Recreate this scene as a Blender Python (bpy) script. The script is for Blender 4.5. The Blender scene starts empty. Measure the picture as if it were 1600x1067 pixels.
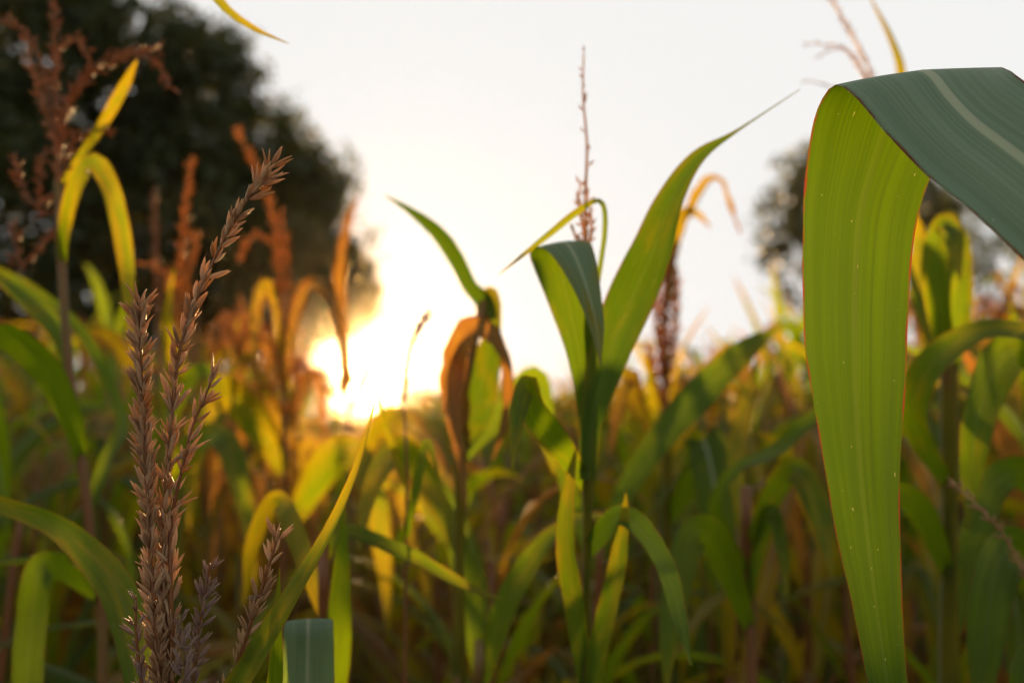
import bpy, math, random
import numpy as np
from mathutils import Vector, Matrix

# ------------------------------------------------------------------ camera, sky, sun, exposure
sc = bpy.context.scene
col = sc.collection
R = random.Random(7)
CAM = Vector((0, 0, 1.75))
FPX = 1600 * 40.0 / 36.0                       # focal length in photograph pixels
TILT = math.atan((680 - 533.5) / FPX)          # horizon lies low in the frame: camera looks slightly up
FWD = Vector((0, math.cos(TILT), math.sin(TILT)))
UP = Vector((0, -math.sin(TILT), math.cos(TILT)))
RT = Vector((1, 0, 0))
FOCUS = 0.63

cam = bpy.data.cameras.new('camera')
cam.lens = 40; cam.sensor_width = 36; cam.clip_start = 0.02; cam.clip_end = 3000
cam.dof.use_dof = True; cam.dof.focus_distance = FOCUS; cam.dof.aperture_fstop = 4.9
camo = bpy.data.objects.new('camera', cam); col.objects.link(camo)
camo.location = CAM; camo.rotation_euler = (math.pi / 2 + TILT, 0, 0)
sc.camera = camo


def P(x, y, d):
    """point seen at photograph pixel x, y at depth d metres"""
    return CAM + RT * ((x - 800) / FPX * d) + UP * (-(y - 533.5) / FPX * d) + FWD * d


SUN = (P(578, 585, 1.0) - CAM).normalized()
SUN_EL = math.asin(SUN.z)
SUN_AZ = math.atan2(SUN.x, SUN.y)

w = bpy.data.worlds.new('World'); sc.world = w; w.use_nodes = True
nt = w.node_tree; nt.nodes.clear()
sky = nt.nodes.new('ShaderNodeTexSky'); sky.sky_type = 'NISHITA'; sky.sun_disc = False
sky.sun_elevation = SUN_EL; sky.sun_rotation = SUN_AZ
sky.air_density = 1.0; sky.dust_density = 1.0; sky.ozone_density = 1.0
hs = nt.nodes.new('ShaderNodeHueSaturation'); hs.inputs['Saturation'].default_value = 0.22
wb = nt.nodes.new('ShaderNodeVectorMath'); wb.operation = 'MULTIPLY'; wb.inputs[1].default_value = (1.04, 1.0, 0.80)     # daylight white balance of an evening picture
SKY_STRENGTH = 0.15; EXPOSURE = 2.2
mn = nt.nodes.new('ShaderNodeVectorMath'); mn.operation = 'MINIMUM'      # caps sky brightness at an even white, like a clipped exposure
c = 0.90 / SKY_STRENGTH / 2 ** EXPOSURE
mn.inputs[1].default_value = (c, c, c * 0.99)
bg = nt.nodes.new('ShaderNodeBackground'); bg.inputs[1].default_value = SKY_STRENGTH
wo = nt.nodes.new('ShaderNodeOutputWorld')
nt.links.new(sky.outputs[0], hs.inputs['Color']); nt.links.new(hs.outputs[0], wb.inputs[0]); nt.links.new(wb.outputs[0], mn.inputs[0])
nt.links.new(mn.outputs[0], bg.inputs[0]); nt.links.new(bg.outputs[0], wo.inputs[0])

sl = bpy.data.lights.new('sun', 'SUN'); sl.energy = 3.1; sl.angle = math.radians(2.0); sl.color = (1.0, 0.60, 0.24)
so = bpy.data.objects.new('sun', sl); col.objects.link(so)
so.rotation_euler = SUN.to_track_quat('Z', 'Y').to_euler()

vs = sc.view_settings
vs.view_transform = 'Standard'; vs.look = 'None'; vs.exposure = EXPOSURE; vs.gamma = 1.0; vs.use_curve_mapping = False
cy = sc.cycles
cy.use_denoising = True
cy.use_adaptive_sampling = True; cy.adaptive_threshold = 0.02; cy.use_light_tree = False
cy.max_bounces = 5; cy.diffuse_bounces = 3; cy.glossy_bounces = 2; cy.transmission_bounces = 6
cy.volume_bounces = 0; cy.transparent_max_bounces = 8
cy.sample_clamp_indirect = 3.0; cy.caustics_reflective = False; cy.caustics_refractive = False


# ------------------------------------------------------------------ materials
def new_mat(name):
    m = bpy.data.materials.new(name); m.use_nodes = True
    m.node_tree.nodes.clear()
    return m, m.node_tree


class NT:
    """small helper to write node graphs"""
    def __init__(s, t): s.t = t
    def n(s, typ, **kw):
        x = s.t.nodes.new(typ)
        for k, v in kw.items(): setattr(x, k, v)
        return x
    def lk(s, a, b): s.t.links.new(a, b)
    def put(s, sock, v):
        if hasattr(v, 'is_output'): s.t.links.new(v, sock)
        else: sock.default_value = v
    def math(s, op, a, b=None, clamp=False):
        x = s.n('ShaderNodeMath', operation=op, use_clamp=clamp)
        s.put(x.inputs[0], a)
        if b is not None: s.put(x.inputs[1], b)
        return x.outputs[0]
    def mix(s, f, a, b, blend='MIX'):
        x = s.n('ShaderNodeMix', data_type='RGBA', blend_type=blend)
        s.put(x.inputs[0], f); s.put(x.inputs[6], a); s.put(x.inputs[7], b)
        return x.outputs[2]
    def ramp(s, f, a, b, va=0.0, vb=1.0):
        x = s.n('ShaderNodeMapRange', interpolation_type='SMOOTHSTEP')
        s.put(x.inputs[0], f); s.put(x.inputs[1], a); s.put(x.inputs[2], b); s.put(x.inputs[3], va); s.put(x.inputs[4], vb)
        return x.outputs[0]
    def noise(s, vec, scale, detail=3.0, rough=0.55):
        x = s.n('ShaderNodeTexNoise'); x.inputs['Scale'].default_value = scale
        x.inputs['Detail'].default_value = detail; x.inputs['Roughness'].default_value = rough
        s.lk(vec, x.inputs['Vector']); return x.outputs['Fac']
    def comb(s, x, y, z):
        c = s.n('ShaderNodeCombineXYZ'); s.put(c.inputs[0], x); s.put(c.inputs[1], y); s.put(c.inputs[2], z); return c.outputs[0]


def rgb(*v): return (v[0], v[1], v[2], 1.0)


def leaf_material():
    m, t = new_mat('maize_leaf'); g = NT(t)
    uv = g.n('ShaderNodeUVMap'); sep = g.n('ShaderNodeSeparateXYZ'); g.lk(uv.outputs[0], sep.inputs[0])
    u, v = sep.outputs[0], sep.outputs[1]
    oi = g.n('ShaderNodeObjectInfo'); rnd = oi.outputs['Random']
    dry = g.n('ShaderNodeAttribute', attribute_type='OBJECT', attribute_name='dryness').outputs['Fac']
    off = g.math('MULTIPLY', rnd, 37.0)
    a = g.math('MULTIPLY', g.math('ABSOLUTE', g.math('SUBTRACT', u, 0.5)), 2.0)       # 0 midrib .. 1 edge
    fine = g.noise(g.comb(g.math('MULTIPLY', u, 62.0), g.math('MULTIPLY', v, 2.2), off), 1.0, 3.0)
    broad = g.noise(g.comb(g.math('MULTIPLY', u, 11.0), g.math('MULTIPLY', v, 2.6), off), 1.0, 3.0)
    blot = g.noise(g.comb(g.math('MULTIPLY', u, 2.4), g.math('MULTIPLY', v, 6.0), off), 1.0, 4.0)
    spot = g.noise(g.comb(g.math('MULTIPLY', u, 38.0), g.math('MULTIPLY', v, 150.0), off), 1.0, 1.0)
    # how far this spot of the leaf has yellowed / dried
    age = g.math('ADD', g.math('MULTIPLY', dry, 1.25), g.math('MULTIPLY', g.math('SUBTRACT', blot, 0.5), 1.0))
    age = g.math('ADD', age, g.math('MULTIPLY', g.math('POWER', a, 6.0), 0.16))
    age = g.math('ADD', age, g.math('MULTIPLY', g.math('POWER', v, 5.0), 0.35))
    age = g.math('ADD', age, g.math('MULTIPLY', g.math('SUBTRACT', rnd, 0.5), 0.22))
    yel = g.ramp(age, 0.12, 0.62); brn = g.ramp(age, 0.62, 1.05)
    # reflected colour
    bloom = g.n('ShaderNodeAttribute', attribute_type='OBJECT', attribute_name='bloom').outputs['Fac']
    under = g.n('ShaderNodeNewGeometry').outputs['Backfacing']              # upper face: grey-blue sky reflection painted into its colour; midrib white
    gr = g.mix(g.ramp(broad, 0.3, 0.7), g.mix(under, g.mix(bloom, rgb(.042, .078, .007), rgb(.185, .270, .220)), rgb(.042, .078, .005)), g.mix(under, g.mix(bloom, rgb(.066, .108, .010), rgb(.235, .325, .265)), rgb(.068, .110, .007)))
    cr = g.mix(yel, gr, rgb(.25, .21, .012)); tan = g.mix(g.ramp(fine, .35, .65), rgb(.15, .065, .018), rgb(.36, .19, .055)); cr = g.mix(brn, cr, tan)
    # transmitted colour
    gt = g.mix(g.ramp(broad, 0.3, 0.7), rgb(.200, .300, .002), rgb(.255, .365, .003))
    ct = g.mix(yel, gt, rgb(.54, .36, .006)); ct = g.mix(brn, ct, g.mix(g.ramp(broad, .35, .65), rgb(.22, .075, .012), rgb(.50, .21, .03)))
    dense = g.n('ShaderNodeAttribute', attribute_type='OBJECT', attribute_name='density').outputs['Fac']     # a thick fresh blade lets less light through
    ct = g.mix(dense, ct, g.mix(1.0, ct, rgb(.39, .52, .4), 'MULTIPLY'))
    vein = g.ramp(fine, 0.36, 0.62)
    ct = g.mix(g.math('MULTIPLY', g.math('SUBTRACT', 1.0, vein), 0.45), ct, g.mix(0.55, ct, rgb(.02, .03, .0)))
    cr = g.mix(g.math('MULTIPLY', g.math('SUBTRACT', 1.0, vein), 0.30), cr, rgb(.10, .15, .055))
    # midrib, pale and thick; specks; red-brown margin
    rib = g.math('SUBTRACT', 1.0, g.ramp(a, g.math('SUBTRACT', 0.055, g.math('MULTIPLY', v, 0.03)), 0.085))
    cr = g.mix(g.math('MULTIPLY', rib, g.math('SUBTRACT', 0.8, g.math('MULTIPLY', under, 0.75))), cr, rgb(.50, .54, .42)); ct = g.mix(g.math('MULTIPLY', rib, 0.15), ct, rgb(.16, .17, .01))
    sp = g.ramp(spot, 0.765, 0.80)
    cr = g.mix(sp, cr, rgb(.50, .46, .30)); ct = g.mix(g.math('MULTIPLY', sp, 0.6), ct, rgb(.6, .5, .16))
    nick = g.noise(g.comb(g.math('MULTIPLY', u, 1.5), g.math('MULTIPLY', v, 34.0), off), 1.0, 4.0)
    ed = g.math('MULTIPLY', g.ramp(g.math('ADD', a, g.math('MULTIPLY', g.math('SUBTRACT', nick, .5), .07)), 0.958, 0.985), g.ramp(nick, 0.30, 0.6))
    scar = g.math('MULTIPLY', g.ramp(g.noise(g.comb(g.math('MULTIPLY', u, 16.0), g.math('MULTIPLY', v, 7.0), g.math('ADD', off, 5.0)), 1.0, 5.0, .7), .70, .76), .7)
    cr = g.mix(scar, cr, rgb(.16, .10, .045)); ct = g.mix(scar, ct, rgb(.10, .055, .008))
    cr = g.mix(ed, cr, rgb(.12, .035, .020)); ct = g.mix(ed, ct, rgb(.26, .05, .012))
    p = g.n('ShaderNodeBsdfPrincipled'); g.lk(cr, p.inputs['Base Color'])
    p.inputs['Roughness'].default_value = 0.46; p.inputs['Specular IOR Level'].default_value = 0.2
    b = g.n('ShaderNodeBump'); b.inputs['Strength'].default_value = 0.35; b.inputs['Distance'].default_value = 0.0012
    g.lk(fine, b.inputs['Height']); g.lk(b.outputs[0], p.inputs['Normal'])
    tr = g.n('ShaderNodeBsdfTranslucent'); g.lk(ct, tr.inputs[0])
    mx = g.n('ShaderNodeMixShader'); g.lk(g.math('SUBTRACT', 0.66, g.math('MULTIPLY', dense, 0.28)), mx.inputs[0])
    g.lk(p.outputs[0], mx.inputs[1]); g.lk(tr.outputs[0], mx.inputs[2])
    o = g.n('ShaderNodeOutputMaterial'); g.lk(mx.outputs[0], o.inputs[0])
    return m


def stalk_material():
    m, t = new_mat('maize_stalk'); g = NT(t)
    tc = g.n('ShaderNodeTexCoord'); oi = g.n('ShaderNodeObjectInfo')
    mp = g.n('ShaderNodeMapping'); mp.inputs['Scale'].default_value = (160, 160, 4); g.lk(tc.outputs['Object'], mp.inputs[0])
    f = g.noise(mp.outputs[0], 1.0); f2 = g.noise(tc.outputs['Object'], 5.0)
    cgrn = g.mix(f, rgb(.07, .085, .02), rgb(.15, .16, .04)); cpur = g.mix(f, rgb(.10, .030, .008), rgb(.22, .075, .016))
    cc = g.mix(g.ramp(g.math('ADD', oi.outputs['Random'], g.math('MULTIPLY', f2, 0.7)), 0.30, 0.75), cgrn, cpur)
    p = g.n('ShaderNodeBsdfPrincipled'); g.lk(cc, p.inputs['Base Color']); p.inputs['Roughness'].default_value = 0.5
    o = g.n('ShaderNodeOutputMaterial'); g.lk(p.outputs[0], o.inputs[0])
    return m


def spikelet_material(name, c0, c1, tip, trans, fac=0.4):
    m, t = new_mat(name); g = NT(t)
    uv = g.n('ShaderNodeUVMap'); sep = g.n('ShaderNodeSeparateXYZ'); g.lk(uv.outputs[0], sep.inputs[0])
    oi = g.n('ShaderNodeObjectInfo'); tc = g.n('ShaderNodeTexCoord')
    st = g.noise(g.comb(g.math('MULTIPLY', sep.outputs[0], 26.0), g.math('MULTIPLY', sep.outputs[1], 2.0), g.math('MULTIPLY', oi.outputs['Random'], 9.0)), 1.0, 3.0)
    big = g.noise(tc.outputs['Object'], 60.0, 2.0)
    f = g.math('ADD', g.math('MULTIPLY', st, 0.8), g.math('MULTIPLY', g.math('SUBTRACT', oi.outputs['Random'], 0.5), 0.5))
    f = g.math('ADD', f, g.math('MULTIPLY', g.math('SUBTRACT', big, 0.5), 0.6))
    cc = g.mix(g.ramp(f, 0.15, 0.75), c0, c1)
    cc = g.mix(g.math('MULTIPLY', g.ramp(sep.outputs[1], 0.72, 1.0), 0.7), cc, tip)
    p = g.n('ShaderNodeBsdfPrincipled'); g.lk(cc, p.inputs['Base Color']); p.inputs['Roughness'].default_value = 0.52
    b = g.n('ShaderNodeBump'); b.inputs['Strength'].default_value = 0.5; b.inputs['Distance'].default_value = 0.0005
    g.lk(st, b.inputs['Height']); g.lk(b.outputs[0], p.inputs['Normal'])
    tr = g.n('ShaderNodeBsdfTranslucent'); tr.inputs[0].default_value = trans
    mx = g.n('ShaderNodeMixShader'); mx.inputs[0].default_value = fac
    g.lk(p.outputs[0], mx.inputs[1]); g.lk(tr.outputs[0], mx.inputs[2])
    o = g.n('ShaderNodeOutputMaterial'); g.lk(mx.outputs[0], o.inputs[0])
    return m


def tree_leaf_material(name, c0, c1, tr0):
    m, t = new_mat(name); g = NT(t)
    tc = g.n('ShaderNodeTexCoord')
    f = g.noise(tc.outputs['Object'], 0.9, 4.0)
    cc = g.mix(g.ramp(f, 0.3, 0.7), c0, c1)
    p = g.n('ShaderNodeBsdfPrincipled'); g.lk(cc, p.inputs['Base Color']); p.inputs['Roughness'].default_value = 0.5
    tr = g.n('ShaderNodeBsdfTranslucent'); tr.inputs[0].default_value = tr0
    mx = g.n('ShaderNodeMixShader'); mx.inputs[0].default_value = 0.35
    g.lk(p.outputs[0], mx.inputs[1]); g.lk(tr.outputs[0], mx.inputs[2])
    o = g.n('ShaderNodeOutputMaterial'); g.lk(mx.outputs[0], o.inputs[0])
    return m


def plain_noise_material(name, c0, c1, scale, rough=0.9, bump=0.0):
    m, t = new_mat(name); g = NT(t)
    tc = g.n('ShaderNodeTexCoord'); f = g.noise(tc.outputs['Object'], scale, 6.0, 0.65)
    p = g.n('ShaderNodeBsdfPrincipled'); g.lk(g.mix(g.ramp(f, 0.3, 0.7), c0, c1), p.inputs['Base Color']); p.inputs['Roughness'].default_value = rough
    if bump:
        b = g.n('ShaderNodeBump'); b.inputs['Distance'].default_value = bump; g.lk(f, b.inputs['Height']); g.lk(b.outputs[0], p.inputs['Normal'])
    o = g.n('ShaderNodeOutputMaterial'); g.lk(p.outputs[0], o.inputs[0])
    return m


M_LEAF = leaf_material()
M_STALK = stalk_material()
M_SPIKE = spikelet_material('tassel_brown', rgb(.25, .140, .080), rgb(.64, .44, .28), rgb(.78, .58, .36), rgb(.72, .44, .17), 0.42)
M_SPIKE_GREY = spikelet_material('tassel_grey', rgb(.17, .11, .10), rgb(.36, .26, .23), rgb(.5, .4, .3), rgb(.5, .28, .14), 0.36)
M_SPIKE_GOLD = spikelet_material('tassel_gold', rgb(.22, .11, .035), rgb(.46, .25, .08), rgb(.6, .36, .14), rgb(.80, .42, .09), 0.5)
M_SPIKE_DARK = spikelet_material('tassel_dark', rgb(.10, .048, .022), rgb(.28, .155, .075), rgb(.4, .26, .13), rgb(.50, .25, .07), 0.4)
M_SOIL = plain_noise_material('soil', rgb(.035, .022, .014), rgb(.09, .06, .038), 6.0, 0.95, 0.04)
M_BARK = plain_noise_material('bark', rgb(.03, .022, .016), rgb(.075, .055, .04), 9.0, 0.9, 0.03)
M_HUSK = plain_noise_material('husk', rgb(.10, .10, .03), rgb(.28, .22, .09), 18.0, 0.6)
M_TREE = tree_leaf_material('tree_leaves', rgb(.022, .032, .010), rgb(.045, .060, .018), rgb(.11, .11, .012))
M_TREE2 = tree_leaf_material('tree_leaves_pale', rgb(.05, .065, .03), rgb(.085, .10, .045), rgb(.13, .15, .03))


# ------------------------------------------------------------------ mesh helpers
def catmull(pts, n):
    """n samples of a centripetal-ish spline through the rows of pts (k, dim), evenly in arc length"""
    p = np.asarray(pts, float)
    k = len(p)
    ext = np.vstack([2 * p[0] - p[1], p, 2 * p[-1] - p[-2]])
    ts = np.linspace(0, k - 1 - 1e-9, max(8 * k, 60))
    i = ts.astype(int); f = (ts - i)[:, None]
    a, b, c_, d = ext[i], ext[i + 1], ext[i + 2], ext[i + 3]
    q = 0.5 * ((2 * b) + (c_ - a) * f + (2 * a - 5 * b + 4 * c_ - d) * f ** 2 + (3 * b - a - 3 * c_ + d) * f ** 3)
    L = np.r_[0, np.cumsum(np.linalg.norm(np.diff(q[:, :3] if q.shape[1] != 6 else (q[:, :3] + q[:, 3:6]) / 2, axis=0), axis=1))]
    s = np.linspace(0, L[-1], n)
    return np.stack([np.interp(s, L, q[:, j]) for j in range(q.shape[1])], 1), L[-1]


class MB:
    def __init__(s): s.v = []; s.f = []; s.uv = []; s.k = 0
    def add(s, v, f, uv):
        v = np.asarray(v, float); s.v.append(v)
        s.f += [tuple(i + s.k for i in q) for q in f]
        s.uv.append(np.asarray(uv, float)); s.k += len(v)
    def mesh(s, name, mat, smooth=True, origin=None):
        V = np.vstack(s.v)
        if origin is not None: V = V - np.asarray(origin)
        UV = np.vstack(s.uv)
        me = bpy.data.meshes.new(name); me.from_pydata(V.tolist(), [], s.f); me.update()
        li = np.empty(len(me.loops), np.int32); me.loops.foreach_get('vertex_index', li)
        ul = me.uv_layers.new(name='UVMap'); ul.data.foreach_set('uv', UV[li].astype(np.float32).ravel())
        me.polygons.foreach_set('use_smooth', [smooth] * len(me.polygons))
        me.materials.append(mat); return me


_GF = {}
def grid_faces(n, m):
    if (n, m) not in _GF:
        _GF[(n, m)] = [(j * m + i, j * m + i + 1, (j + 1) * m + i + 1, (j + 1) * m + i) for j in range(n - 1) for i in range(m - 1)]
    return _GF[(n, m)]


def ribbon(mb, Le, Re, nu=6, curl=0.12, ripple=0.0, rfreq=5.0, ph=0.0, vfold=0.0, rag=0.0):
    """leaf blade between two edge polylines: arched or V-folded section, rippled margins"""
    n = len(Le)
    if rag:
        rg = np.random.default_rng(int(ph * 1000) + n)
        kx = np.linspace(0, 1, n // 2); x_ = np.linspace(0, 1, n)
        f1 = np.interp(x_, kx, rg.random(n // 2) ** 2)[:, None] * rag; f2 = np.interp(x_, kx, rg.random(n // 2) ** 2)[:, None] * rag
        Le, Re = Le + (Re - Le) * f1, Re + (Le - Re) * f2
    mid = (Le + Re) / 2; wv = Re - Le; wd = np.linalg.norm(wv, axis=1, keepdims=True)
    tg = np.gradient(mid, axis=0)
    nm = np.cross(tg, wv); nm /= (np.linalg.norm(nm, axis=1, keepdims=True) + 1e-12)
    # keep the normal from flipping along the blade
    for j in range(1, n):
        if np.dot(nm[j], nm[j - 1]) < -0.2: nm[j] *= -1
    t = np.linspace(0, 1, n)[:, None]
    rows = []; uvs = []
    for i in range(nu + 1):
        u = i / nu; a = abs(2 * u - 1)
        h = curl * (a * a - 0.4) + vfold * (a - 0.5)
        rp = ripple * a * a * (np.sin(rfreq * t * 2 * np.pi + ph + (0 if u < .5 else 1.9)) + 0.5 * np.sin(rfreq * 2.3 * t * 2 * np.pi + ph * 2 + (u > .5)))
        rows.append(Le * (1 - u) + Re * u + nm * wd * (h + rp))
        uvs.append(np.concatenate([np.full((n, 1), u), t], 1))
    V = np.stack(rows, 1).reshape(-1, 3); UV = np.stack(uvs, 1).reshape(-1, 2)
    mb.add(V, grid_faces(n, nu + 1), UV)


def tube(mb, pts, rad, sides=7, n=None, cap=True):
    pts = np.asarray(pts, float); rad = np.asarray(rad, float)
    if n:
        q, _ = catmull(np.c_[pts, rad], n); pts, rad = q[:, :3], q[:, 3]
    m = len(pts); tg = np.gradient(pts, axis=0); tg /= np.linalg.norm(tg, axis=1, keepdims=True) + 1e-12
    ref = np.array([1.0, 0, 0]) if abs(tg[0][0]) < 0.9 else np.array([0, 1.0, 0])
    V = []; UV = []
    for j in range(m):
        a = ref - tg[j] * np.dot(ref, tg[j]); a /= np.linalg.norm(a) + 1e-12; b = np.cross(tg[j], a); ref = a
        for i in range(sides):
            an = 2 * math.pi * i / sides
            V.append(pts[j] + rad[j] * (math.cos(an) * a + math.sin(an) * b)); UV.append((i / sides, j / max(1, m - 1)))
    F = [(j * sides + i, j * sides + (i + 1) % sides, (j + 1) * sides + (i + 1) % sides, (j + 1) * sides + i) for j in range(m - 1) for i in range(sides)]
    if cap:
        F.append(tuple(range(sides - 1, -1, -1))); F.append(tuple((m - 1) * sides + i for i in range(sides)))
    mb.add(V, F, UV)


def link(name, me, parent=None, **props):
    o = bpy.data.objects.new(name, me); col.objects.link(o)
    if parent is not None: o.parent = parent
    for k, v in props.items(): o[k] = v
    return o


def empty(name, loc, label, cat, group=None):
    o = bpy.data.objects.new(name, None); col.objects.link(o); o.location = loc
    o.empty_display_size = 0.1
    o['label'] = label; o['category'] = cat
    if group: o['group'] = group
    return o


# ------------------------------------------------------------------ spikelets
def spikelet_verts(rng, open_=1.0):
    """a pair of lens-shaped glumes about a common base: unit length along +Z"""
    V = []; F = []; UV = []
    for s in (-1, 1):
        k = len(V)
        prof = [(0, .03), (.13, .075), (.36, .10), (.64, .08), (.88, .036), (1.0, .006)]
        ln = rng.uniform(.86, 1.0); tilt = s * open_ * rng.uniform(.06, .16); bow = rng.uniform(-.05, .05)
        for j, (z, r) in enumerate(prof):
            cx = tilt * z * z * 1.1 + s * .04 * math.sin(math.pi * min(1, z * 1.1)); cyy = bow * math.sin(math.pi * z)
            for i in range(6):
                an = math.pi / 3 * i
                V.append((cx + r * .62 * math.cos(an), cyy + r * math.sin(an), z * ln)); UV.append((i / 6, z))
        for j in range(5):
            for i in range(6):
                F.append((k + j * 6 + i, k + j * 6 + (i + 1) % 6, k + (j + 1) * 6 + (i + 1) % 6, k + (j + 1) * 6 + i))
    return np.array(V), F, np.array(UV)


def spindle_verts():
    V = [(0, 0, 0)] + [(.15 * math.cos(a), .15 * math.sin(a), .4) for a in (0, math.pi / 2, math.pi, 3 * math.pi / 2)] + [(0, 0, 1)]
    F = [(0, 2, 1), (0, 3, 2), (0, 4, 3), (0, 1, 4), (1, 2, 5), (2, 3, 5), (3, 4, 5), (4, 1, 5)]
    UV = [(0, 0)] + [(i / 4, .4) for i in range(4)] + [(.5, 1)]
    return np.array(V), F, np.array(UV)


_rs = random.Random(3)
SPK = [spikelet_verts(_rs, o) for o in (0.3, 0.7, 1.0, 1.3, 1.7, 0.5, 1.0)]
SPI = spindle_verts()


def frame(dirv, roll):
    z = dirv / (np.linalg.norm(dirv) + 1e-12)
    a = np.cross(z, [0.3, 0.9, 0.1]); a /= np.linalg.norm(a) + 1e-12; b = np.cross(z, a)
    x = a * math.cos(roll) + b * math.sin(roll); y = np.cross(z, x)
    return np.stack([x, y, z], 1)


def spikelet_places(path, length, step, per, rng, spread=(0.30, 0.62), gaps=0.0, start=0.0):
    """positions and frames of spikelets set round a branch"""
    L = np.r_[0, np.cumsum(np.linalg.norm(np.diff(path, axis=0), axis=1))]
    s = L[-1] * start; out = []; rot = rng.uniform(0, 6)
    while s < L[-1]:
        p = np.array([np.interp(s, L, path[:, k]) for k in range(3)])
        q = np.array([np.interp(min(L[-1], s + .004), L, path[:, k]) for k in range(3)]); p0 = np.array([np.interp(max(0, s - .004), L, path[:, k]) for k in range(3)])
        tg = q - p0; tg /= np.linalg.norm(tg) + 1e-12
        a = np.cross(tg, [0.2, 0.97, 0.1]); a /= np.linalg.norm(a); b = np.cross(tg, a)
        for i in range(per):
            an = rot + 2 * math.pi * i / per + rng.uniform(-.7, .7)
            rd = a * math.cos(an) + b * math.sin(an); sp = spread[0] + (spread[1] - spread[0]) * rng.random()
            d = tg * math.cos(sp) + rd * math.sin(sp)
            out.append((p + rd * .0011 + tg * step * rng.uniform(-.6, .6), frame(d, rng.uniform(0, 6.28)), length * rng.uniform(.66, 1.2)))
        rot += 1.1 + rng.uniform(-.2, .2)
        s += step * rng.uniform(.75, 1.25) * (1.0 + (gaps if rng.random() < .45 else 0))
    return out


def add_spikelets(mb, places, src=None):
    for (p, f, ln) in places:
        V, F, UV = src if src is not None else R.choice(SPK)
        mb.add((V * ln) @ f.T + p, F, UV)


# ------------------------------------------------------------------ hand-placed maize plants
def W(p): return np.array(P(*p))


class Plant:
    def __init__(s, base_px, label, dy=0.0, ds=1.0):
        """base_px: pixel and depth the stalk passes through low in the frame; the root stands on the soil below it"""
        s.ds = ds; b = P(base_px[0], base_px[1], base_px[2] * ds)
        s.root = Vector((b.x, b.y + dy, 0.0)); s.o = np.array(s.root)
        s.e = empty('maize_plant', s.root, label, 'maize plant', 'maize plants standing near the camera')
    def W(s, p): return np.array(P(p[0], p[1], p[2] * s.ds))
    def stalk(s, px, r0=.011, r1=.005):
        pts = [s.o] + [s.o * .55 + s.W(px[0]) * .45] + [s.W(p) for p in px]
        q, L = catmull(np.array(pts), 42); t = np.linspace(0, 1, 42)
        rad = r0 + (r1 - r0) * t + .0016 * np.exp(-((t * 11 % 1) - .5) ** 2 * 90) * (1 - .6 * t)
        mb = MB(); tube(mb, q, rad, 8); link('stalk', mb.mesh('stalk', M_STALK, origin=s.o), s.e)
        return s
    def sheath(s, px, r0, r1):
        q, L = catmull(np.array([s.W(p) for p in px]), 16)
        mb = MB(); tube(mb, q, np.linspace(r0, r1, 16) + .0012 * np.sin(np.linspace(0, 9, 16)), 10, cap=False)
        o = link('leaf_sheath', mb.mesh('leaf_sheath', M_LEAF, origin=s.o), s.e); o['dryness'] = .36; o['density'] = .5
        return s
    def leaf(s, rows, dry=0.0, n=46, nu=8, curl=.10, ripple=.03, rfreq=4.0, vfold=0.0, label=None, rag=None, flip=False, bloom=0.0, dense=.35):
        """rows: (x, y, depth, width px, turn deg) spine, or (x, y, d, x, y, d) the two edges"""
        if len(rows[0]) == 6:
            ed = np.array([np.r_[s.W(r[:3]), s.W(r[3:])] for r in rows]); q, _ = catmull(ed, n); Le, Re = q[:, :3], q[:, 3:]
        else:
            rr = np.array([list(s.W(r[:3])) + [r[3] * (.86 if r[2] > 1.05 and dense < .5 else 1.0) * r[2] * s.ds / FPX, (r[4] if len(r) > 4 else 0.0)] for r in rows])
            q, _ = catmull(np.c_[rr[:, :3], rr[:, 3:]], n)
            mid = q[:, :3]; wd = np.maximum(q[:, 3:4], 4e-4); tl = np.radians(q[:, 4:5])
            tg = np.gradient(mid, axis=0); tg /= np.linalg.norm(tg, axis=1, keepdims=True)
            vw = mid - np.array(CAM); vw /= np.linalg.norm(vw, axis=1, keepdims=True)
            sd = np.cross(tg, vw); sd /= np.linalg.norm(sd, axis=1, keepdims=True)
            for j in range(1, n):
                if np.dot(sd[j], sd[j - 1]) < 0: sd[j] *= -1
            nn = np.cross(sd, tg); sd = sd * np.cos(tl) + nn * np.sin(tl)
            Le, Re = mid - sd * wd / 2, mid + sd * wd / 2
        if dry > .5: curl, ripple, rfreq, n_rag = .42, max(ripple, .06), 7.0, .32
        else: n_rag = 0.0
        if rag is not None: n_rag = rag; curl = .16
        if flip: Le, Re = Re, Le
        mb = MB(); ribbon(mb, Le, Re, nu, curl, ripple, rfreq, R.uniform(0, 6), vfold, n_rag)
        o = link('leaf', mb.mesh('leaf', M_LEAF, origin=s.o), s.e); o['dryness'] = float(dry)
        if label: o['label'] = label
        o['bloom'] = float(bloom); o['density'] = float(dense)
        return s
    def tassel(s, branches, mat=None, length=.009, step=.0045, per=3, detail=False):
        for br in branches:
            px = br[0]; st, pr, ln, ga = (list(br[1:]) + [None] * 4)[:4]
            q, L = catmull(np.array([s.W(p) for p in px]), 40)
            mb = MB(); tube(mb, q, np.linspace(.0019, .0007, 40), 5)
            add_spikelets(mb, spikelet_places(q, ln or length, st or step, pr or per, R, spread=(.25, .9), gaps=ga or 0.0, start=.04), None if detail else SPI)
            link('tassel_branch', mb.mesh('tassel_branch', mat or M_SPIKE, origin=s.o, smooth=False), s.e, kind='stuff')
        return s


D = FOCUS
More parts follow.
